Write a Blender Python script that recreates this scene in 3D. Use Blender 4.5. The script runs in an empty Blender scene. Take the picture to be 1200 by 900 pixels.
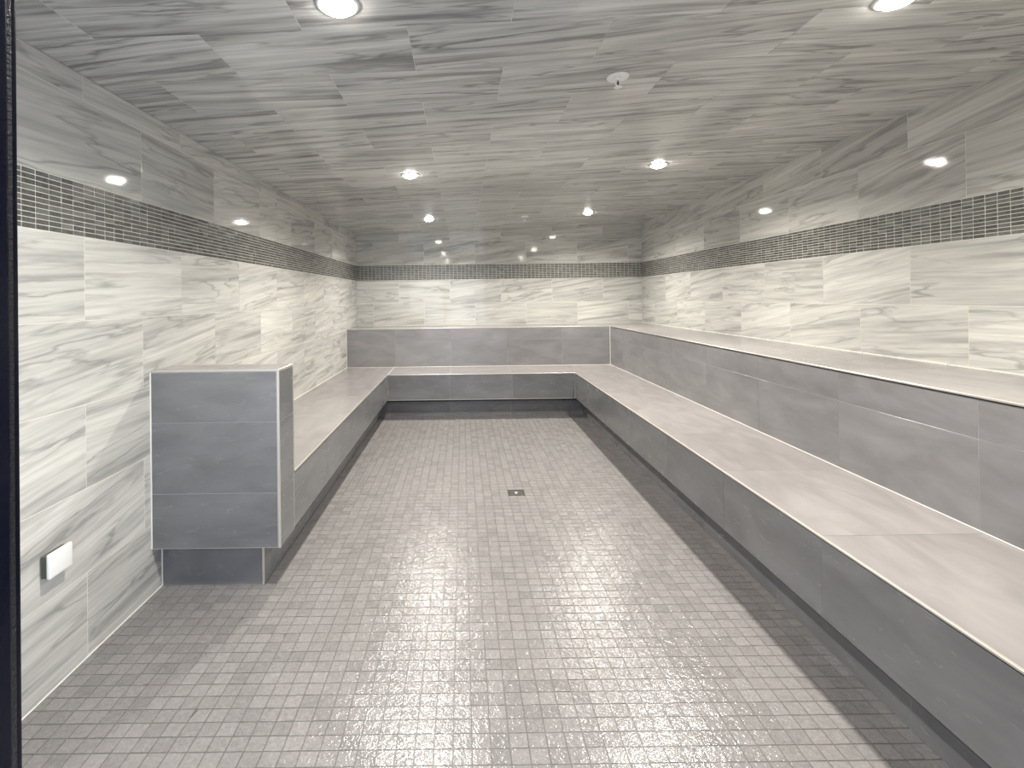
import bpy, bmesh, math, random
from mathutils import Matrix, Vector
random.seed(7)
S = bpy.context.scene
COL = S.collection

# ------------------------------------------------------------------ camera
F = 566.7; CX = 542.0; CY = 346.4; CAM_H = 1.2942; ROLL = .0126; PITCH = .0045
cam_d = bpy.data.cameras.new('camera'); cam = bpy.data.objects.new('camera', cam_d); COL.objects.link(cam)
cam_d.sensor_width = 36; cam_d.lens = F / 1200 * 36
cam_d.shift_x = (600 - CX) / 1200; cam_d.shift_y = (CY - 450) / 1200
cam_d.clip_start = .02; cam_d.clip_end = 60
fwd = Vector((0, math.cos(PITCH), math.sin(PITCH)))
rt = Vector((math.cos(ROLL), 0, -math.sin(ROLL))); rt = (rt - fwd * rt.dot(fwd)).normalized()
up = rt.cross(fwd)
cam.matrix_world = Matrix.Translation((0, 0, CAM_H)) @ Matrix((rt, up, -fwd)).transposed().to_4x4()
S.camera = cam

# ------------------------------------------------------------------ world and exposure
W = bpy.data.worlds.new('world'); S.world = W; W.use_nodes = True
bg = W.node_tree.nodes['Background']
bg.inputs['Color'].default_value = (.74, .82, 1.0, 1); bg.inputs['Strength'].default_value = 3.0
S.view_settings.view_transform = 'Standard'; S.view_settings.look = 'None'
S.view_settings.gamma = 1; S.view_settings.use_curve_mapping = False
S.view_settings.exposure = 0.12
LAMP_W = 27.0; LAMP_COL = (1.0, .955, .875); LAMP_SPREAD = 150; LENS_E = 90

# ------------------------------------------------------------------ dimensions (metres)
XL, XR, YB, YF = -1.3846, 2.3518, 6.3231, .50
ZL, ZR = 2.1285, 2.237                    # the ceiling slopes from side to side
SL = (ZR - ZL) / (XR - XL)
def zc(x): return ZL + SL * (x - XL)
T = .612; TX = .667; R = .307; ZB0 = 5 * R; ZB1 = 1.729
XP, YP, YP2, ZP = -.816, 2.136, 2.318, .9884
ZU, ZS, YS, XS = .2026, .4785, 5.181, 1.194
YU, XU, ZT = 5.748, 1.748, .9386
XKL, XKR, YK, YKP = -.9206, 1.3118, 5.341, 2.2086
G = .0012                                   # relief of tile over grout
FG = .0007

# ------------------------------------------------------------------ materials
def new_mat(name):
    m = bpy.data.materials.new(name); m.use_nodes = True
    return m, m.node_tree, m.node_tree.nodes['Principled BSDF']
def N(nt, typ, **kw):
    n = nt.nodes.new(typ)
    for k, v in kw.items():
        if k in n.inputs.keys(): n.inputs[k].default_value = v
        else: setattr(n, k, v)
    return n
def mth(nt, op, a, b=None, c=None):
    n = nt.nodes.new('ShaderNodeMath'); n.operation = op
    for i, v in enumerate((a, b, c)):
        if v is None: continue
        if isinstance(v, (int, float)): n.inputs[i].default_value = v
        else: nt.links.new(v, n.inputs[i])
    return n.outputs[0]
def ramp(nt, fac, stops):
    r = nt.nodes.new('ShaderNodeValToRGB'); cr = r.color_ramp
    while len(cr.elements) < len(stops): cr.elements.new(.5)
    for e, (p, c) in zip(cr.elements, stops):
        e.position = p; e.color = (c, c, c, 1) if isinstance(c, (int, float)) else (*c, 1)
    nt.links.new(fac, r.inputs[0]); return r.outputs[0]
def mixc(nt, fac, a, b, mode='MIX'):
    n = nt.nodes.new('ShaderNodeMix'); n.data_type = 'RGBA'; n.blend_type = mode
    for s, v in ((n.inputs[0], fac), (n.inputs[6], a), (n.inputs[7], b)):
        if isinstance(v, (int, float)): s.default_value = v
        elif isinstance(v, tuple): s.default_value = (*v, 1)
        else: nt.links.new(v, s)
    return n.outputs[2]
def piece_random(nt):
    """a number per loose piece, whether the piece is its own object or part of a joined one"""
    g = nt.nodes.new('ShaderNodeNewGeometry'); o = nt.nodes.new('ShaderNodeObjectInfo')
    return mth(nt, 'FRACT', mth(nt, 'ADD', mth(nt, 'MULTIPLY', g.outputs['Random Per Island'], 7.31), mth(nt, 'MULTIPLY', o.outputs['Random'], 5.77)))
def noise(nt, vec, scale, detail=3, rough=.5, dist=0):
    n = N(nt, 'ShaderNodeTexNoise'); n.inputs['Scale'].default_value = scale
    n.inputs['Detail'].default_value = detail; n.inputs['Roughness'].default_value = rough
    n.inputs['Distortion'].default_value = dist
    nt.links.new(vec, n.inputs['Vector']); return n.outputs['Fac']
def bump(nt, bsdf, h, strength, dist):
    b = N(nt, 'ShaderNodeBump'); b.inputs['Strength'].default_value = strength; b.inputs['Distance'].default_value = dist
    nt.links.new(h, b.inputs['Height']); nt.links.new(b.outputs[0], bsdf.inputs['Normal'])

def vein_mat(name, light, mid, dark, rough=.12, k1=1.0, amt=1.0):
    m, nt, b = new_mat(name)
    oi = nt.nodes.new('ShaderNodeObjectInfo'); tc = nt.nodes.new('ShaderNodeTexCoord')
    sp = nt.nodes.new('ShaderNodeSeparateXYZ'); nt.links.new(tc.outputs['Object'], sp.inputs[0])
    x, y = sp.outputs[0], sp.outputs[1]; rnd = oi.outputs['Random']
    r2 = mth(nt, 'FRACT', mth(nt, 'MULTIPLY', rnd, 17.3)); r3 = mth(nt, 'FRACT', mth(nt, 'MULTIPLY', rnd, 91.7))
    slope = mth(nt, 'MULTIPLY_ADD', r2, .20, -.02)
    ys = mth(nt, 'SUBTRACT', y, mth(nt, 'MULTIPLY', x, slope))
    def vec(sx, sy, off):
        c = nt.nodes.new('ShaderNodeCombineXYZ')
        nt.links.new(mth(nt, 'MULTIPLY', x, sx), c.inputs[0])
        nt.links.new(mth(nt, 'MULTIPLY', ys, sy), c.inputs[1])
        nt.links.new(mth(nt, 'MULTIPLY_ADD', rnd, 131.0, off), c.inputs[2]); return c.outputs[0]
    broad = noise(nt, vec(.9, 8 * k1, 0), 1.0, 3, .5, .35)
    lines = noise(nt, vec(1.2, 21 * k1, 40), 1.0, 4, .55, .35)
    fine = noise(nt, vec(3, 75 * k1, 80), 1.0, 3, .6, .3)
    crack = noise(nt, vec(1.5, 12 * k1, 120), 1.0, 4, .5, .35)
    band = ramp(nt, broad, [(.34, 0), (.66, 1)])
    ln = ramp(nt, lines, [(.30, 0), (.47, .75), (.60, 1)])
    col = mixc(nt, band, mid, light)
    col = mixc(nt, mth(nt, 'MULTIPLY', mth(nt, 'SUBTRACT', 1, ln), .75 * amt), col, dark)
    vein = mth(nt, 'SUBTRACT', 1, ramp(nt, mth(nt, 'ABSOLUTE', mth(nt, 'SUBTRACT', crack, .5)), [(.0, 0), (.035, 1)]))
    vmask = ramp(nt, broad, [(.40, 1), (.6, .15)])
    col = mixc(nt, mth(nt, 'MULTIPLY', mth(nt, 'MULTIPLY', vein, vmask), .62 * amt), col, tuple(c * .72 for c in dark))
    col = mixc(nt, mth(nt, 'MULTIPLY', ramp(nt, fine, [(.36, 1), (.58, 0)]), .30), col, dark)
    tone = mth(nt, 'MULTIPLY_ADD', r3, .17, .88)
    hsv = N(nt, 'ShaderNodeHueSaturation'); nt.links.new(tone, hsv.inputs['Value']); nt.links.new(col, hsv.inputs['Color'])
    nt.links.new(hsv.outputs[0], b.inputs['Base Color'])
    b.inputs['Roughness'].default_value = rough; b.inputs['Specular IOR Level'].default_value = .45
    bump(nt, b, lines, .09, .004)
    return m

def stone_mat(name, c1, c2, rough=.32, sc=1.0):
    m, nt, b = new_mat(name)
    oi = nt.nodes.new('ShaderNodeObjectInfo'); tc = nt.nodes.new('ShaderNodeTexCoord')
    va = N(nt, 'ShaderNodeVectorMath', operation='ADD'); nt.links.new(tc.outputs['Object'], va.inputs[0])
    c = nt.nodes.new('ShaderNodeCombineXYZ'); nt.links.new(mth(nt, 'MULTIPLY', oi.outputs['Random'], 57), c.inputs[2])
    nt.links.new(c.outputs[0], va.inputs[1])
    mp = N(nt, 'ShaderNodeMapping'); mp.inputs['Scale'].default_value = (1.0, 2.6, 1); nt.links.new(va.outputs[0], mp.inputs[0])
    n1 = noise(nt, mp.outputs[0], 3.2 * sc, 5, .58, .5); n2 = noise(nt, mp.outputs[0], 11 * sc, 5, .62, .5)
    col = mixc(nt, ramp(nt, n1, [(.33, 0), (.68, 1)]), c1, c2)
    tone = mth(nt, 'MULTIPLY_ADD', mth(nt, 'FRACT', mth(nt, 'MULTIPLY', oi.outputs['Random'], 31.7)), .14, .93)
    hsv = N(nt, 'ShaderNodeHueSaturation'); nt.links.new(tone, hsv.inputs['Value']); nt.links.new(col, hsv.inputs['Color'])
    nt.links.new(hsv.outputs[0], b.inputs['Base Color'])
    nt.links.new(mth(nt, 'MULTIPLY_ADD', n2, .07, rough - .03), b.inputs['Roughness'])
    return m

def mosaic_mat(name, stops, rough, bstr, sc, tiltless=True, rvar=.2, spec=.5):
    m, nt, b = new_mat(name)
    rnd = piece_random(nt); ge = nt.nodes.new('ShaderNodeNewGeometry')
    c = nt.nodes.new('ShaderNodeCombineXYZ'); nt.links.new(mth(nt, 'MULTIPLY', rnd, 23), c.inputs[2])
    va = N(nt, 'ShaderNodeVectorMath', operation='ADD'); nt.links.new(ge.outputs['Position'], va.inputs[0]); nt.links.new(c.outputs[0], va.inputs[1])
    n1 = noise(nt, va.outputs[0], sc, 5, .6, 1.2); n2 = noise(nt, va.outputs[0], sc * 3.2, 4, .6, .6)
    n3 = noise(nt, va.outputs[0], sc * .75, 2, .5, .6); n4 = noise(nt, va.outputs[0], sc * 2.6, 1, .5, 0)
    base = ramp(nt, mth(nt, 'FRACT', mth(nt, 'MULTIPLY', rnd, 13.7)), stops)
    col = mixc(nt, .35, base, ramp(nt, n1, [(.3, tuple(v * .7 for v in stops[0][1])), (.7, tuple(min(1, v * 1.25) for v in stops[-1][1]))]))
    nt.links.new(col, b.inputs['Base Color'])
    nt.links.new(mth(nt, 'MULTIPLY_ADD', n2, rvar, rough), b.inputs['Roughness'])
    b.inputs['Specular IOR Level'].default_value = spec
    bump(nt, b, mth(nt, 'ADD', n3, mth(nt, 'MULTIPLY', n4, .3)), bstr, .0024)
    return m

def plain(name, col, rough=.5, metal=0, nb=0, nsc=200, var=.0):
    m, nt, b = new_mat(name)
    b.inputs['Base Color'].default_value = (*col, 1); b.inputs['Roughness'].default_value = rough; b.inputs['Metallic'].default_value = metal
    tc = nt.nodes.new('ShaderNodeNewGeometry'); n = noise(nt, tc.outputs['Position'], nsc, 3)
    if var: nt.links.new(mixc(nt, n, tuple(v * (1 - var) for v in col), tuple(min(1, v * (1 + var)) for v in col)), b.inputs['Base Color'])
    if nb: bump(nt, b, n, nb, .001)
    return m

M_WALL = vein_mat('veined_porcelain', (.70, .69, .64), (.575, .57, .535), (.32, .315, .30), .06, 1.0, 1.1)
M_CEIL = vein_mat('veined_porcelain_ceiling', (.72, .715, .69), (.59, .59, .57), (.235, .235, .23), .12, 1.0, 1.35)
M_STONE = stone_mat('grey_stone_tile', (.145, .145, .148), (.200, .199, .203), .26)
M_TIER = stone_mat('lit_tier_stone', (.195, .190, .193), (.262, .255, .259), .24)  # riser stone made paler, painting in the stronger light on the tier
M_SEAT = stone_mat('lit_seat_stone', (.235, .219, .214), (.305, .285, .278), .20)  # riser stone made paler, with the light from above put into the colour
M_FLOOR = mosaic_mat('slate_mosaic', [(0, (.185, .176, .172)), (.3, (.222, .210, .204)), (1, (.262, .249, .243))], .05, 1.0, 66, rvar=.24, spec=.62)
M_BAND = mosaic_mat('dark_glass_mosaic', [(0, (.055, .055, .052)), (.6, (.10, .10, .092)), (1, (.19, .19, .175))], .10, .35, 60, rvar=.25)
M_GROUT = plain('pale_grout', (.72, .70, .64), .8, 0, .2, 300, .08)
M_GROUTF = plain('floor_grout', (.115, .108, .10), .35, 0, .3, 300, .2)
M_GROUTB = plain('bench_grout', (.44, .43, .42), .7, 0, .2, 300, .1)
M_CAULK = plain('white_caulk', (.80, .78, .72), .35, 0, .2, 120, .05)
M_STEEL = plain('brushed_steel_trim', (.70, .66, .60), .38, .7, .08, 400)
M_BLACK = plain('black_frame_paint', (.003, .004, .010), .2, 0, .25, 90, .3)
M_BLACK.node_tree.nodes['Principled BSDF'].inputs['Specular IOR Level'].default_value = .15
M_GASKET = plain('black_rubber', (.012, .012, .016), .30, 0, .9, 260, .3)
M_WHITE = plain('white_enamel', (.86, .86, .84), .30, 0)
M_DARK = plain('dark_plastic', (.03, .032, .02), .4, 0)
M_DRAIN = plain('drain_metal', (.16, .16, .155), .35, 1, .2, 300, .2)
M_BULB = plain('dark_bulb', (.03, .01, .01), .1, 0)
M_PLASTER = plain('outer_plaster', (.45, .45, .45), .9, 0)
m, nt, b = new_mat('lamp_lens'); b.inputs['Base Color'].default_value = (.9, .9, .9, 1)
b.inputs['Emission Color'].default_value = (*LAMP_COL, 1); b.inputs['Emission Strength'].default_value = LENS_E; M_LENS = m

# ------------------------------------------------------------------ helpers
def link_mesh(name, bm, mat, parent=None, smooth=False):
    me = bpy.data.meshes.new(name); bmesh.ops.recalc_face_normals(bm, faces=bm.faces[:]); bm.to_mesh(me); bm.free()
    me.materials.append(mat)
    if smooth:
        for p in me.polygons: p.use_smooth = True
    return link_obj(name, me, parent)
def link_obj(name, me, parent=None, mw=None):
    o = bpy.data.objects.new(name, me); COL.objects.link(o)
    if parent is not None:
        o.parent = parent; o.matrix_parent_inverse = Matrix.Translation(-parent.location)
    if mw is not None: o.matrix_local = mw; o.matrix_basis = mw
    return o
def tag(o, label, cat, kind=None, group=None):
    o['label'] = label; o['category'] = cat
    if kind: o['kind'] = kind
    if group: o['group'] = group
    return o
def thing(name, loc, label, cat, group=None):
    o = bpy.data.objects.new(name, None); COL.objects.link(o); o.location = loc; o.empty_display_size = .1
    return tag(o, label, cat, None, group)
def add_box(bm, x0, x1, y0, y1, z0, z1):
    v = [bm.verts.new(p) for p in ((x0,y0,z0),(x1,y0,z0),(x1,y1,z0),(x0,y1,z0),(x0,y0,z1),(x1,y0,z1),(x1,y1,z1),(x0,y1,z1))]
    for f in ((3,2,1,0),(4,5,6,7),(0,1,5,4),(1,2,6,5),(2,3,7,6),(3,0,4,7)): bm.faces.new([v[i] for i in f])
def box(name, x0, x1, y0, y1, z0, z1, mat, parent=None, bev=0, seg=1):
    bm = bmesh.new(); add_box(bm, min(x0,x1), max(x0,x1), min(y0,y1), max(y0,y1), z0, z1)
    if bev: bmesh.ops.bevel(bm, geom=bm.edges[:], offset=bev, segments=seg, profile=.7, affect='EDGES')
    return link_mesh(name, bm, mat, parent)
def prism(name, pts, z0, z1, mat, parent=None):
    bm = bmesh.new(); a = [bm.verts.new((x, y, z0)) for x, y in pts]; b_ = [bm.verts.new((x, y, z1)) for x, y in pts]
    n = len(pts); bm.faces.new(a); bm.faces.new(b_)
    for i in range(n): bm.faces.new((a[i], a[(i+1) % n], b_[(i+1) % n], b_[i]))
    bm.normal_update(); bmesh.ops.triangulate(bm, faces=[f for f in bm.faces if len(f.verts) > 4])
    return link_mesh(name, bm, mat, parent)
def lathe(bm, prof, cx=0, cy=0, cz=0, n=28):
    rings = []
    for r, z in prof:
        if r < 1e-6: rings.append([bm.verts.new((cx, cy, cz + z))])
        else: rings.append([bm.verts.new((cx + r*math.cos(2*math.pi*i/n), cy + r*math.sin(2*math.pi*i/n), cz + z)) for i in range(n)])
    for a, b_ in zip(rings, rings[1:]):
        for i in range(n):
            j = (i+1) % n
            if len(a) == 1 and len(b_) == 1: continue
            if len(a) == 1: bm.faces.new((a[0], b_[i], b_[j]))
            elif len(b_) == 1: bm.faces.new((a[i], a[j], b_[0]))
            else: bm.faces.new((a[i], a[j], b_[j], b_[i]))

_cache = {}
def tile_geom(bm, w, h, t, c, M=None, wob=0):
    lo = [(-w/2,-h/2,0),(w/2,-h/2,0),(w/2,h/2,0),(-w/2,h/2,0)]
    mi = [(x, y, t - c) for x, y, _ in lo]
    hi = [(x - math.copysign(c, x), y - math.copysign(c, y), t + (random.uniform(-wob, wob) if wob else 0)) for x, y, _ in lo]
    rows = [[bm.verts.new(M @ Vector(p) if M else p) for p in r] for r in (lo, mi, hi)]
    for a, b_ in zip(rows, rows[1:]):
        for i in range(4):
            j = (i+1) % 4; bm.faces.new((a[i], a[j], b_[j], b_[i]))
    bm.faces.new(rows[2]); bm.faces.new(rows[0][::-1])
def tile_mesh(name, w, h, t, c, mat, variant=0, wob=0):
    k = (name, round(w, 4), round(h, 4), round(t, 4), mat.name, variant)
    if k not in _cache:
        bm = bmesh.new(); tile_geom(bm, w, h, t, c, None, wob); me = bpy.data.meshes.new(name); bm.to_mesh(me); bm.free()
        me.materials.append(mat); _cache[k] = me
    return _cache[k]
def frame(o, u, v):
    u = Vector(u).normalized(); v = Vector(v).normalized(); n = u.cross(v)
    return Vector(o), u, v, n
def fmat(fr, a, b_, d=0.0):
    o, u, v, n = fr; p = o + u * a + v * b_ + n * d
    return Matrix.Translation(p) @ Matrix((u, v, n)).transposed().to_4x4()
def lay(parent, name, fr, u0, u1, v0, v1, pitch, phase, mat, joint=.003, t=G, c=.0005):
    """one row of tiles between v0 and v1; joints at phase + k * pitch"""
    k = math.floor((u0 - phase) / pitch); out = []
    while phase + k * pitch < u1 - 1e-6:
        a = max(u0, phase + k * pitch); b_ = min(u1, phase + (k + 1) * pitch); k += 1
        if b_ - a < .012: continue
        w = b_ - a - joint; h = v1 - v0 - joint
        me = tile_mesh(name, w, h, t, c, mat)
        out.append(link_obj(name, me, parent, fmat(fr, (a + b_) / 2, (v0 + v1) / 2, -t)))
    return out

# frames: the plane of the tile faces
FL = frame((XL, 0, 0), (0, 1, 0), (0, 0, 1))          # left wall, u = Y
FR = frame((XR, 0, 0), (0, -1, 0), (0, 0, 1))         # right wall, u = -Y
FB = frame((0, YB, 0), (1, 0, 0), (0, 0, 1))          # back wall, u = X
FFW = frame((0, YF, 0), (-1, 0, 0), (0, 0, 1))        # front wall, u = -X
FC = frame((0, 0, zc(0)), (1, 0, SL), (0, -1, 0))     # ceiling, v = -Y

# ------------------------------------------------------------------ shell
TH = .12
def shell(name, bm, mat, label, cat):
    return tag(link_mesh(name, bm, mat), label, cat, 'structure')
bm = bmesh.new(); add_box(bm, XL - TH, XL - G, YF - .1, YB + TH, -.1, ZL - G)
wall_left = shell('wall_left', bm, M_GROUT, 'left wall of cream veined tiles with a dark mosaic band', 'wall')
bm = bmesh.new(); add_box(bm, XR + G, XR + TH, YF - .1, YB + TH, -.1, ZR + G)
wall_right = shell('wall_right', bm, M_GROUT, 'right wall of cream veined tiles above the tall tier', 'wall')
def slope_prism(bm, x0, x1, y0, y1, z0, dz):
    v = [bm.verts.new(p) for p in ((x0,y0,z0),(x1,y0,z0),(x1,y1,z0),(x0,y1,z0),(x0,y0,zc(x0)+dz),(x1,y0,zc(x1)+dz),(x1,y1,zc(x1)+dz),(x0,y1,zc(x0)+dz))]
    for f in ((3,2,1,0),(4,5,6,7),(0,1,5,4),(1,2,6,5),(2,3,7,6),(3,0,4,7)): bm.faces.new([v[i] for i in f])
bm = bmesh.new(); slope_prism(bm, XL, XR, YB + G, YB + TH, -.1, 0)
wall_back = shell('wall_back', bm, M_GROUT, 'far end wall of cream veined tiles with a dark mosaic band', 'wall')
bm = bmesh.new()
v = [bm.verts.new(p) for p in [(XL-TH, YF-.1, zc(XL-TH)+G), (XR+TH, YF-.1, zc(XR+TH)+G), (XR+TH, YB+TH, zc(XR+TH)+G), (XL-TH, YB+TH, zc(XL-TH)+G)]]
w_ = [bm.verts.new(q.co + Vector((0, 0, .12))) for q in v]
bm.faces.new(v); bm.faces.new(w_)
for i in range(4): bm.faces.new((v[i], v[(i+1) % 4], w_[(i+1) % 4], w_[i]))
ceiling = shell('ceiling', bm, M_GROUT, 'sloping ceiling of grey streaked porcelain tiles with round downlights', 'ceiling')
DOOR_L, DOOR_R, DOOR_T = -.4195, .56, 2.02
bm = bmesh.new()
slope_prism(bm, XL, DOOR_L - .06, YF - .1, YF - G, DOOR_T + .06, 0); slope_prism(bm, DOOR_R + .06, XR, YF - .1, YF - G, 0, 0)
slope_prism(bm, DOOR_L - .06, DOOR_R + .06, YF - .1, YF - G, DOOR_T + .06, 0)
wall_front = shell('wall_front', bm, M_GROUT, 'near wall around the black door frame, tiled inside', 'wall')
bm = bmesh.new(); add_box(bm, XL - TH, XR + TH, -1.2, YB + TH, -.1, -FG)
floor = shell('floor', bm, M_GROUTF, 'floor of small grey slate mosaic squares with glossy sparkle', 'floor')

def wall_rows(parent, fr, u0, u1, pa, pb, pitch, ztop, zlow=0.0, skip=None):
    for r in range(5):
        z0, z1 = r * R, (r + 1) * R
        if z1 <= zlow + .01: continue
        z0 = max(z0, zlow)
        lay(parent, 'wall_tile', fr, u0, u1, z0, z1, pitch, pa if r % 2 == 0 else pb, M_WALL)
    lay(parent, 'wall_tile', fr, u0, u1, ZB1, ZB1 + R, pitch, pb, M_WALL)
    if ztop: lay(parent, 'wall_tile', fr, u0, u1, ZB1 + R, ztop, pitch, pa, M_WALL)
wall_rows(wall_left, FL, YF, YB, 1.7736, 2.0935, T, ZL)
wall_rows(wall_right, FR, -YB, -YF, -2.5404, -2.251, T, ZR, ZT)
wall_rows(wall_back, FB, XL, XR, -.828, -1.1657, TX, None, ZT)
for a, b_ in ((XL, -.828), (-.828, -.161), (-.161, .506), (.506, 1.173), (1.173, 1.84), (1.84, XR)):
    bm = bmesh.new(); j = .00125; x0, x1 = a + j, b_ - j; zb = ZB1 + R + j
    ring = [(x0, zb), (x1, zb), (x1, zc(x1) - j), (x0, zc(x0) - j)]
    cx_, cz_ = (x0 + x1) / 2, zb + .07
    f0 = [bm.verts.new((x - cx_, z - cz_, 0)) for x, z in ring]; f1 = [bm.verts.new((x - cx_, z - cz_, G)) for x, z in ring]
    bm.faces.new(f1); bm.faces.new(f0[::-1])
    for i in range(4): bm.faces.new((f0[i], f0[(i+1) % 4], f1[(i+1) % 4], f1[i]))
    me = bpy.data.meshes.new('wall_tile'); bm.to_mesh(me); bm.free(); me.materials.append(M_WALL)
    link_obj('wall_tile', me, wall_back, fmat(FB, cx_, cz_, -G))
# front wall, seen only in reflections
for r in range(7):
    z0, z1 = (r * R, min((r + 1) * R, 2.12))
    if z1 - z0 < .02: continue
    lay(wall_front, 'wall_tile', FFW, -1.19, -DOOR_R - .06, z0, z1, T, .2 * (r % 2), M_WALL)

# ceiling tiles: rows run across the room
cs = math.sqrt(1 + SL * SL)
row = 0; y = 1.54 - 4 * .3065
while y < YB:
    y0, y1 = max(y, YF), min(y + .3065, YB)
    if y1 - y0 > .02:
        ph = .5 if row % 2 == 0 else .167
        lay(ceiling, 'ceiling_tile', FC, XL * cs, XR * cs, -y1, -y0, TX, ph, M_CEIL, .002)
    y += .3065; row += 1

# ------------------------------------------------------------------ floor mosaic
PX, PY = .0546, .049
X0T, Y0T = .011, 1.344
DX, DY = X0T + 5 * PX, Y0T + 37 * PY          # drain takes two by two squares from here
FFL = frame((0, 0, 0), (1, 0, 0), (0, 1, 0))
cells = []
i0 = math.floor((XL - X0T) / PX)
for i in range(i0, int((XKR + .6 - X0T) / PX)):
    for j in range(int((-.9 - Y0T) / PY), int((YK - Y0T) / PY) + 1):
        xa, xb = max(X0T + i * PX, XL), min(X0T + (i + 1) * PX, XKR); ya, yb = Y0T + j * PY, min(Y0T + (j + 1) * PY, YK)
        if xb - xa < .01 or yb - ya < .01: continue
        if xa < XKL and yb > YKP:                      # under the left bench
            if xa > XKL - PX and xb > XKL + .01: xa = XKL
            elif ya < YKP - .01: yb = YKP
            else: continue
        if i in (5, 6) and j in (37, 38): continue
        if ya < YF and yb > YF - .1 and (xb < DOOR_L or xa > DOOR_R): continue
        cells.append((xa, xb, ya, yb))
def in_view(x, y):
    return y > 1.30 and -1.0 < x * F / y + CX + 10 < 1210 and x * F / y + CX > 18 and CY + CAM_H * F / y < 902 and x < 1.19
vis = sorted([c for c in cells if in_view((c[0]+c[1])/2, (c[2]+c[3])/2)], key=lambda c: (round(c[2], 3), abs(c[0])))
near = set(vis[:300])
stuff = bmesh.new(); JN = .0032
for c in cells:
    w, h = c[1]-c[0]-JN, c[3]-c[2]-JN
    M = Matrix.Translation(((c[0]+c[1])/2, (c[2]+c[3])/2, -.0012)) @ Matrix.Rotation(random.gauss(0, .009), 4, 'X') @ Matrix.Rotation(random.gauss(0, .009), 4, 'Y') @ Matrix.Rotation(random.gauss(0, .01), 4, 'Z')
    if c in near:
        link_obj('mosaic_tile', tile_mesh('mosaic_tile', w, h, .0012, .0003, M_FLOOR), floor, M)
    else: tile_geom(stuff, w, h, .0012, .0003, M)
me = bpy.data.meshes.new('mosaic_field'); stuff.to_mesh(me); stuff.free(); me.materials.append(M_FLOOR)
o = link_obj('mosaic_field', me, floor); o['kind'] = 'stuff'

# ------------------------------------------------------------------ mosaic bands on the walls
BPX = .0508; NR = 11; BPZ = (ZB1 - ZB0) / NR
def band(parent, fr, u0, u1, phase, key, nmax):
    k0 = math.floor((u0 - phase) / BPX); todo = []
    k = k0
    while phase + k * BPX < u1 - 1e-6:
        a, b_ = max(u0, phase + k * BPX), min(u1, phase + (k + 1) * BPX); k += 1
        if b_ - a < .008: continue
        for r in range(NR): todo.append((a, b_, ZB0 + r * BPZ, ZB0 + (r + 1) * BPZ))
    seen = sorted([t for t in todo if key(t) is not None], key=key)[:nmax]; seen = set(seen)
    bm = bmesh.new(); j = .0030
    for t in todo:
        w, h = t[1]-t[0]-j, t[3]-t[2]-j
        M = fmat(fr, (t[0]+t[1])/2, (t[2]+t[3])/2, -G) @ Matrix.Rotation(random.gauss(0, .022), 4, 'X') @ Matrix.Rotation(random.gauss(0, .022), 4, 'Y')
        if t in seen: link_obj('band_tile', tile_mesh('band_tile', w, h, G + .0004, .0004, M_BAND), parent, M)
        else: tile_geom(bm, w, h, G + .0004, .0004, M)
    me = bpy.data.meshes.new('band_field'); bm.to_mesh(me); bm.free(); me.materials.append(M_BAND)
    link_obj('band_field', me, parent)['kind'] = 'stuff'
band(wall_left, FL, YF, YB, 1.521, lambda t: (t[0] if t[1] > 1.49 else None), 297)
band(wall_right, FR, -YB, -YF, -2.07, lambda t: (-t[1] if -t[0] > 2.0 else None), 297)
band(wall_back, FB, XL, XR, XL, lambda t: None, 0)

# ------------------------------------------------------------------ benches
def bar(name, x0, x1, y0, y1, z0, z1, parent, mat=None, bev=.0012):
    return box(name, x0, x1, y0, y1, z0, z1, mat or M_STEEL, parent, bev, 1)
TR = .007                                              # trim height
XLB, XUB, YUB, YPB, YFB = XL + .0006, XU - .0006, YU - .0006, YP2 + .0025, YF + .0006
bench = thing('tiled_bench', (1.47, 3.3, 0), 'low grey tiled bench running round three sides of the room at sitting height', 'bench')
prism('bench_core', [(XLB, YPB), (XP-G, YPB), (XP-G, YS+G), (XS+G, YS+G), (XS+G, YFB), (XUB, YFB), (XUB, YUB), (XLB, YUB)], ZU, ZS - G, M_GROUTB, bench)
prism('kick_core', [(XLB, YPB), (XKL-G, YPB), (XKL-G, YK+G), (XKR+G, YK+G), (XKR+G, YFB), (XUB, YFB), (XUB, YUB), (XLB, YUB)], -G, ZU - .0005, M_GROUTB, bench)
# seat tiles
up_l = frame((0, 0, ZS), (0, -1, 0), (1, 0, 0))        # u = -Y, v = X
up_b = frame((0, 0, ZS), (1, 0, 0), (0, 1, 0))
lay(bench, 'seat_tile', up_l, -YUB, -YPB, XLB, XP - .006, T, -1.63, M_SEAT, .0018)
lay(bench, 'seat_tile', up_l, -YUB, -YFB, XS + .006, XUB, T, -1.63, M_SEAT, .0018)
lay(bench, 'seat_tile', up_b, XP - .006, XS + .006, YS + .006, YUB, TX, .52, M_SEAT, .0018)
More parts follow.
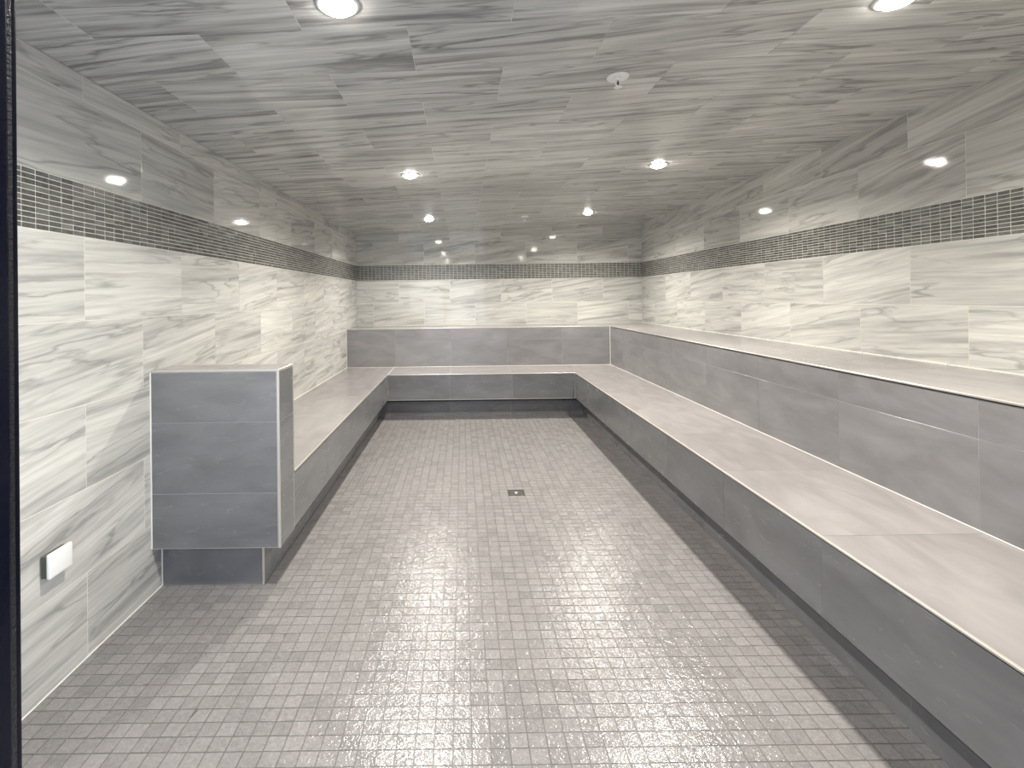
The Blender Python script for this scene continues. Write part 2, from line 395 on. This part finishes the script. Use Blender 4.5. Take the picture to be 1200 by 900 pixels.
# risers
f_l = frame((XP, 0, 0), (0, 1, 0), (0, 0, 1)); f_r = frame((XS, 0, 0), (0, -1, 0), (0, 0, 1)); f_b = frame((0, YS, 0), (1, 0, 0), (0, 0, 1))
zr0, zr1 = ZU + .005, ZS - TR - .0045
M_SHADE = plain('painted_shade', (.02, .02, .022), .5)  # near-black for painted shade under trims and overhangs
lay(bench, 'riser_tile', f_l, YPB, YS, zr0, zr1, T, 2.25, M_STONE, .0018)
lay(bench, 'riser_tile', f_r, -YS, -YFB, zr0, zr1, T, -2.239, M_STONE, .0018)
lay(bench, 'riser_tile', f_b, XP, XS, zr0, zr1, TX, .52, M_STONE, .0018)
bar('trim_shade', XP - G, XP, YPB, YS, ZS - TR - .0045, ZS - TR, bench, M_SHADE, 0)  # dark strips painting the shadow line below the edge trim
bar('trim_shade', XS, XS + G, YFB, YS, ZS - TR - .0045, ZS - TR, bench, M_SHADE, 0)
bar('trim_shade', XP, XS, YS, YS + G, ZS - TR - .0035, ZS - TR, bench, M_SHADE, 0)
# kick plates
k_l = frame((XKL, 0, 0), (0, 1, 0), (0, 0, 1)); k_r = frame((XKR, 0, 0), (0, -1, 0), (0, 0, 1)); k_b = frame((0, YK, 0), (1, 0, 0), (0, 0, 1))
lay(bench, 'kick_tile', k_l, YPB, YK, 0, .152, T, 2.25, M_STONE, .0018)
lay(bench, 'kick_tile', k_r, -YK, -YFB, 0, .152, T, -2.05, M_STONE, .0018)
lay(bench, 'kick_tile', k_b, XKL, XKR, 0, .152, TX, .52, M_STONE, .0018)
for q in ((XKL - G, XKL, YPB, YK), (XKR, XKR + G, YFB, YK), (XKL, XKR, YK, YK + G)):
    bar('kick_shade', *q, .152, ZU - .001, bench, M_SHADE, 0)  # dark strip painting the overhang's shade on the upper kick
# steel edges, top and bottom of the riser; lower sides painted as shade
e = .0015
for z0, z1, mt, q in ((ZS - TR, ZS + .0006, M_STEEL, .003), (ZU - .0005, ZU + .0045, M_SHADE, .0006)):
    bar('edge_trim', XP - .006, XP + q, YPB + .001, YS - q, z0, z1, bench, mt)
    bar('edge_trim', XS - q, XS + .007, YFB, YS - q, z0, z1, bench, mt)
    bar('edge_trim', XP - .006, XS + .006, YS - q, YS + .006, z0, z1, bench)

tier = thing('tiled_tier', (2.05, 3.3, 0), 'tall grey tiled tier behind the low bench along the right wall and far end', 'bench')
prism('tier_core', [(XU+G, YFB), (XR - .0006, YFB), (XR - .0006, YB - .0006), (XLB, YB - .0006), (XLB, YU+G), (XU+G, YU+G)], -G, ZT - G, M_GROUTB, tier)
ut_l = frame((0, 0, ZT), (0, -1, 0), (1, 0, 0)); ut_b = frame((0, 0, ZT), (1, 0, 0), (0, 1, 0))
lay(tier, 'seat_tile', ut_l, -YB + .0006, -YFB, XU + .006, XR - .0006, T, -1.63, M_SEAT, .0018)
lay(tier, 'seat_tile', ut_b, XLB, XU + .006, YU + .006, YB - .0006, TX, .52, M_SEAT, .0018)
t_r = frame((XU, 0, 0), (0, -1, 0), (0, 0, 1)); t_b = frame((0, YU, 0), (1, 0, 0), (0, 0, 1)); ZJ = .792
for z0, z1 in ((ZS + .002, ZJ), (ZJ, ZT - TR - .0055)):
    lay(tier, 'riser_tile', t_r, -YU, -YFB, z0, z1, T, -2.26, M_TIER, .0018)
    lay(tier, 'riser_tile', t_b, XLB, XU, z0, z1, .66, -.14, M_TIER, .0018)
bar('edge_trim', XU - .003, XU + .006, YFB, YU - e, ZT - TR, ZT + .0006, tier)
bar('edge_trim', XLB, XU + .006, YU - e, YU + .006, ZT - TR, ZT + .0006, tier)
bar('trim_shade', XU, XU + G, YFB, YU, ZT - TR - .0055, ZT - TR, tier, M_SHADE, 0)  # painted shadow line below the tier's trim
bar('corner_trim', XU - .005, XU, YU - .005, YU, ZS + .001, ZT - TR, tier, M_CAULK)
# caulk where seats meet the surfaces behind
bar('caulk_bead', XU - .004, XU - .0002, YFB, YU - .004, ZS + .0004, ZS + .004, tier, M_CAULK)
bar('caulk_bead', XL + .007, XU - .0002, YU - .004, YU - .0002, ZS + .0004, ZS + .004, tier, M_CAULK)
bar('caulk_bead', XL + .0002, XL + .006, YPB, YU - .008, ZS, ZS + .005, bench, M_CAULK)
bm = bmesh.new(); yy = YFB                               # the bead along the right wall is a little lumpy
while yy < YB - .01:
    y2 = min(yy + .045, YB - .001); k = random.uniform(.0045, .008)
    add_box(bm, XR - k, XR - .0002, yy, y2, ZT, ZT + k * .8); yy = y2
link_mesh('caulk_bead', bm, M_CAULK, tier)
bar('caulk_bead', XLB, XR - .006, YB - .005, YB - .0002, ZT, ZT + .004, tier, M_CAULK)
bar('caulk_bead', XL + .0002, XL + .005, YF, YKP - .002, .0008, .006, floor, M_CAULK)
bar('caulk_bead', XL + .0002, XL + .004, YU - .007, YU - .002, ZS + .002, ZT, tier, M_CAULK)

# ------------------------------------------------------------------ half wall at the near end of the left bench
hw = thing('partition', (-1.1, 2.22, 0), 'square grey tiled half wall screening the near end of the left bench', 'partition')
box('wall_core', XLB, XP - G, YP + G, YP2 - G, ZU, ZP - G, M_GROUTB, hw)
box('kick_core', XLB, XKL - G, YKP + G, YP2, -G, ZU - .0005, M_GROUTB, hw)
p_f = frame((0, YP, 0), (1, 0, 0), (0, 0, 1)); p_s = frame((XP, 0, 0), (0, 1, 0), (0, 0, 1))
p_k = frame((0, YP2, 0), (-1, 0, 0), (0, 0, 1)); p_t = frame((0, 0, ZP), (1, 0, 0), (0, 1, 0))
for z0, z1 in ((ZU + .002, .444), (.444, .757), (.757, ZP - TR - .003)):
    lay(hw, 'facing_tile', p_f, XL + .005, XP - .010, z0, z1, 2, -1.6, M_STONE, .0022)
for z0, z1 in ((ZU + .002, .444), (.444, .757), (.757, ZP - TR - .003)):
    lay(hw, 'side_tile', p_s, YP + .008, YP2 - .006, z0, z1, 2, 1.6, M_STONE, .0022)
for z0, z1 in ((ZS + .002, .757), (.757, ZP - TR - .003)):
    lay(hw, 'facing_tile', p_k, -XP + .008, -XL - .002, z0, z1, 2, .5, M_STONE, .0022)
lay(hw, 'cap_tile', p_t, XLB, XP - .006, YP + .007, YP2 - .006, 2, -1.6, M_SEAT, .0015)
box('kick_tile', XL + .003, XKL - .008, YKP, YKP + G, .002, ZU - .002, M_STONE, hw)
box('kick_tile', XKL - G, XKL, YKP + .008, YP2 - .001, .002, ZU - .002, M_STONE, hw)
bar('edge_trim', XLB, XP + e, YP - e, YP + .006, ZP - TR, ZP + .0008, hw)
bar('edge_trim', XP - .005, XP + e, YP + .0065, YP2, ZP - TR, ZP + .0008, hw)
bar('edge_trim', XLB, XP - .0055, YP2 - .006, YP2, ZP - TR, ZP + .0008, hw)
bar('corner_trim', XP - .0075, XP + e, YP - e, YP + .006, ZU - .001, ZP - TR - .0002, hw)
bar('corner_trim', XP - .005, XP + e, YP2 - .005, YP2 + e, ZS + .001, ZP - TR - .0002, hw)
bar('corner_trim', XKL - .007, XKL + e, YKP - e, YKP + .007, 0, ZU - .002, hw)
bar('caulk_bead', XL + .0002, XL + .005, YP - .004, YP + .002, ZU, ZP - TR - .0005, hw, M_CAULK)
bar('caulk_bead', XL + .0002, XL + .005, YKP - .004, YKP + .001, .002, ZU - .001, hw, M_CAULK)

# ------------------------------------------------------------------ ceiling fittings
def downlight(x, y, label):
    z = zc(x)
    t = thing('downlight', (x, y, z), label, 'ceiling light', 'round recessed downlights in the ceiling')
    tilt = math.atan(SL)
    bm = bmesh.new(); lathe(bm, [(.047, -.0008), (.047, -.004), (.052, -.0065), (.060, -.0045), (.063, -.0005), (.063, .0015), (.047, .0015), (.047, -.0008)], n=36)
    o = link_mesh('trim_ring', bm, M_WHITE, t, True); o.matrix_parent_inverse = Matrix(); o.rotation_euler = (0, -tilt, 0)
    bm = bmesh.new(); lathe(bm, [(.0468, .000), (.0468, -.006), (.041, -.0145), (.028, -.0205), (.012, -.0235), (0, -.024)], n=36)
    o = link_mesh('lamp_lens', bm, M_LENS, t, True); o.matrix_parent_inverse = Matrix(); o.rotation_euler = (0, -tilt, 0)
    ld = bpy.data.lights.new('lamp', 'AREA'); ld.shape = 'DISK'; ld.size = .075; ld.energy = LAMP_W; ld.color = LAMP_COL
    ld.spread = math.radians(LAMP_SPREAD)
    lo = bpy.data.objects.new('lamp', ld); COL.objects.link(lo); lo.parent = t; lo.location = (0, 0, -.027)
LX = ((-.355, 'left-hand'), (1.382, 'right-hand')); LY = ((1.50, 'nearest'), (3.38, 'middle'), (5.285, 'farthest'))
DESC = {(0, 0): 'large glowing round downlight at the near left of the ceiling', (1, 0): 'large glowing round downlight near the right wall at the front edge of ceiling',
        (0, 1): 'middle glowing downlight of the left-hand row in the ceiling', (1, 1): 'middle glowing downlight of the right-hand row, above the right bench edge',
        (0, 2): 'small glowing downlight nearest the far wall in the left-hand row', (1, 2): 'small glowing downlight nearest the far wall in the right-hand row'}
for i, (x, _) in enumerate(LX):
    for j, (y, _) in enumerate(LY): downlight(x - (.018 if i == 1 and j == 0 else 0), y - (.085 if i == 0 and j == 0 else 0), DESC[(i, j)])

def sprinkler(x, y, label):
    z = zc(x); t = thing('fire_sprinkler', (x, y, z), label, 'sprinkler', 'pendent fire sprinklers in the ceiling')
    def part(name, bm, mat, sm=True, parent=None):
        o = link_mesh(name, bm, mat, t, sm); o.matrix_parent_inverse = Matrix(); return o
    bm = bmesh.new(); lathe(bm, [(.0, -.004), (.016, -.004), (.020, -.003), (.034, -.004), (.041, -.0065), (.044, -.004), (.0445, .001), (.030, .002)], n=32); o = part('escutcheon', bm, M_WHITE)
    o.rotation_euler = (0, -math.atan(SL), 0)
    bm = bmesh.new(); lathe(bm, [(.0, -.004), (.011, -.004), (.011, -.013), (.008, -.015), (.0, -.015)], n=20); part('nozzle_body', bm, M_WHITE)
    for s in (-1, 1):
        bm = bmesh.new(); pts = [(.0085, -.013), (.0115, -.022), (.0105, -.030), (.004, -.038)]
        for (a, za), (b_, zb) in zip(pts, pts[1:]):
            lo = []
            for (q, zz) in ((a, za), (b_, zb)):
                lo.append([bm.verts.new((s * (q + dx), dy, zz)) for dx, dy in ((-.0018, -.002), (.0018, -.002), (.0018, .002), (-.0018, .002))])
            for k in range(4): bm.faces.new((lo[0][k], lo[0][(k+1) % 4], lo[1][(k+1) % 4], lo[1][k]))
            bm.faces.new(lo[0]); bm.faces.new(lo[1])
        part('frame_arm', bm, M_WHITE, False)
    bm = bmesh.new(); lathe(bm, [(0, -.015), (.0028, -.017), (.0034, -.025), (.0026, -.034), (0, -.037)], n=14); part('glass_bulb', bm, M_BULB)
    bm = bmesh.new(); lathe(bm, [(0, -.036), (.005, -.037), (.006, -.041), (.0175, -.0415), (.018, -.043), (.0, -.0445)], n=28); part('deflector', bm, M_WHITE)
sprinkler(.645, 1.968, 'white pendent fire sprinkler with round plate in the near part of ceiling')
sprinkler(.70, 5.36, 'tiny distant white sprinkler in the ceiling close to the far wall')

# ------------------------------------------------------------------ floor drain
dr = thing('floor_drain', (DX + PX, DY + PY, -G), 'small square dark metal drain set in the middle of the floor', 'drain')
x0, x1, y0, y1 = DX + .002, DX + 2*PX - .002, DY + .002, DY + 2*PY - .002
bm = bmesh.new()
for q in ((x0, x1, y0, y0+.007), (x0, x1, y1-.007, y1), (x0, x0+.007, y0+.007, y1-.007), (x1-.007, x1, y0+.007, y1-.007)): add_box(bm, *q, -G, .0008)
link_mesh('drain_frame', bm, M_DRAIN, dr)
cxx, cyy = (x0+x1)/2, (y0+y1)/2
bm = bmesh.new(); n = 9; wx = (x1 - x0 - .014)
for k in range(n):
    xa = x0 + .007 + wx * (k + .22) / n; xb = x0 + .007 + wx * (k + .78) / n
    add_box(bm, xa, xb, y0 + .007, y1 - .007, -.0028, -.0004)
add_box(bm, x0 + .007, x1 - .007, cyy - .003, cyy + .003, -.0028, .0)
link_mesh('grate', bm, M_DRAIN, dr)
bm = bmesh.new(); lathe(bm, [(0, .0030), (.008, .0026), (.0105, .0005), (.0105, -.001)], cxx, cyy, 0, 20); link_mesh('centre_screw', bm, M_STEEL, dr, True)
box('sump', x0 + .007, x1 - .007, y0 + .007, y1 - .007, -.0030, -.0029, M_DARK, dr)

# ------------------------------------------------------------------ white cap on the left wall
cap = thing('wall_cap', (XL, 1.62, .434), 'small square white cover standing off the left wall low down near the door', 'wall fitting')
bm = bmesh.new(); add_box(bm, XL + .022, XL + .036, 1.571, 1.666, .394, .476)
bmesh.ops.bevel(bm, geom=bm.edges[:], offset=.006, segments=4, profile=.5, affect='EDGES'); link_mesh('cover', bm, M_WHITE, cap, True)
box('base', XL + .0003, XL + .022, 1.578, 1.655, .400, .466, M_DARK, cap, .003, 2)
bm = bmesh.new()
for k in range(4): add_box(bm, XL + .004 + k * .0045, XL + .006 + k * .0045, 1.5745, 1.6585, .397, .469)
link_mesh('base_fins', bm, plain('grey_green_plastic', (.16, .17, .12), .4), cap)

# ------------------------------------------------------------------ black door frame the photograph looks through
door = tag(box('door_1', DOOR_L - .06, DOOR_L + .002, .385, .455, 0, DOOR_T + .06, M_BLACK, None, .002, 2),
           'black door frame, its glossy upright along the left edge', 'door frame', 'structure')
box('jamb', DOOR_R, DOOR_R + .06, .385, .455, 0, DOOR_T + .06, M_BLACK, door, .002, 2)
box('head', DOOR_L, DOOR_R, .385, .455, DOOR_T, DOOR_T + .06, M_BLACK, door, .002, 2)
box('door_stop', DOOR_L, DOOR_L + .0215, .400, .425, 0, DOOR_T, M_BLACK, door, .002, 2)
m, nt, b_ = new_mat('clear_glass')
nt.nodes.remove(b_); fz = N(nt, 'ShaderNodeFresnel'); tr = N(nt, 'ShaderNodeBsdfTransparent'); gl = N(nt, 'ShaderNodeBsdfGlossy'); mx = N(nt, 'ShaderNodeMixShader')
tr.inputs[0].default_value = (.94, .97, .96, 1); gl.inputs['Roughness'].default_value = .02
nt.links.new(fz.outputs[0], mx.inputs[0]); nt.links.new(tr.outputs[0], mx.inputs[1]); nt.links.new(gl.outputs[0], mx.inputs[2])
nt.links.new(mx.outputs[0], nt.nodes['Material Output'].inputs[0])
bm = bmesh.new(); wx0, wx1 = XL + .001, DOOR_L - .061  # unseen side panel, added to let daylight onto the left wall
for q in ((wx0, wx0 + .04, 0, DOOR_T + .06), (wx1 - .01, wx1, 0, DOOR_T + .06), (wx0 + .04, wx1 - .01, 0, .05), (wx0 + .04, wx1 - .01, DOOR_T + .01, DOOR_T + .06)):
    add_box(bm, q[0], q[1], .40, .45, q[2], q[3])
side = tag(link_mesh('added_panel_1', bm, M_BLACK), 'unseen black framed glass panel added beside the door frame for daylight', 'added_panel', 'structure')
box('added_pane', wx0 + .036, wx1 - .008, .421, .429, .045, DOOR_T + .015, m, side)
bm = bmesh.new(); zz = .0; xg = DOOR_L + .002           # ribbed rubber seal
while zz < DOOR_T - .01:
    hgt = random.uniform(.003, .006); k = random.uniform(-.0004, .0004)
    add_box(bm, xg, xg + .0140 + k, .4295 + k, .4345 - k, zz, zz + hgt * .93); zz += hgt
link_mesh('seal_strip', bm, M_GASKET, door)
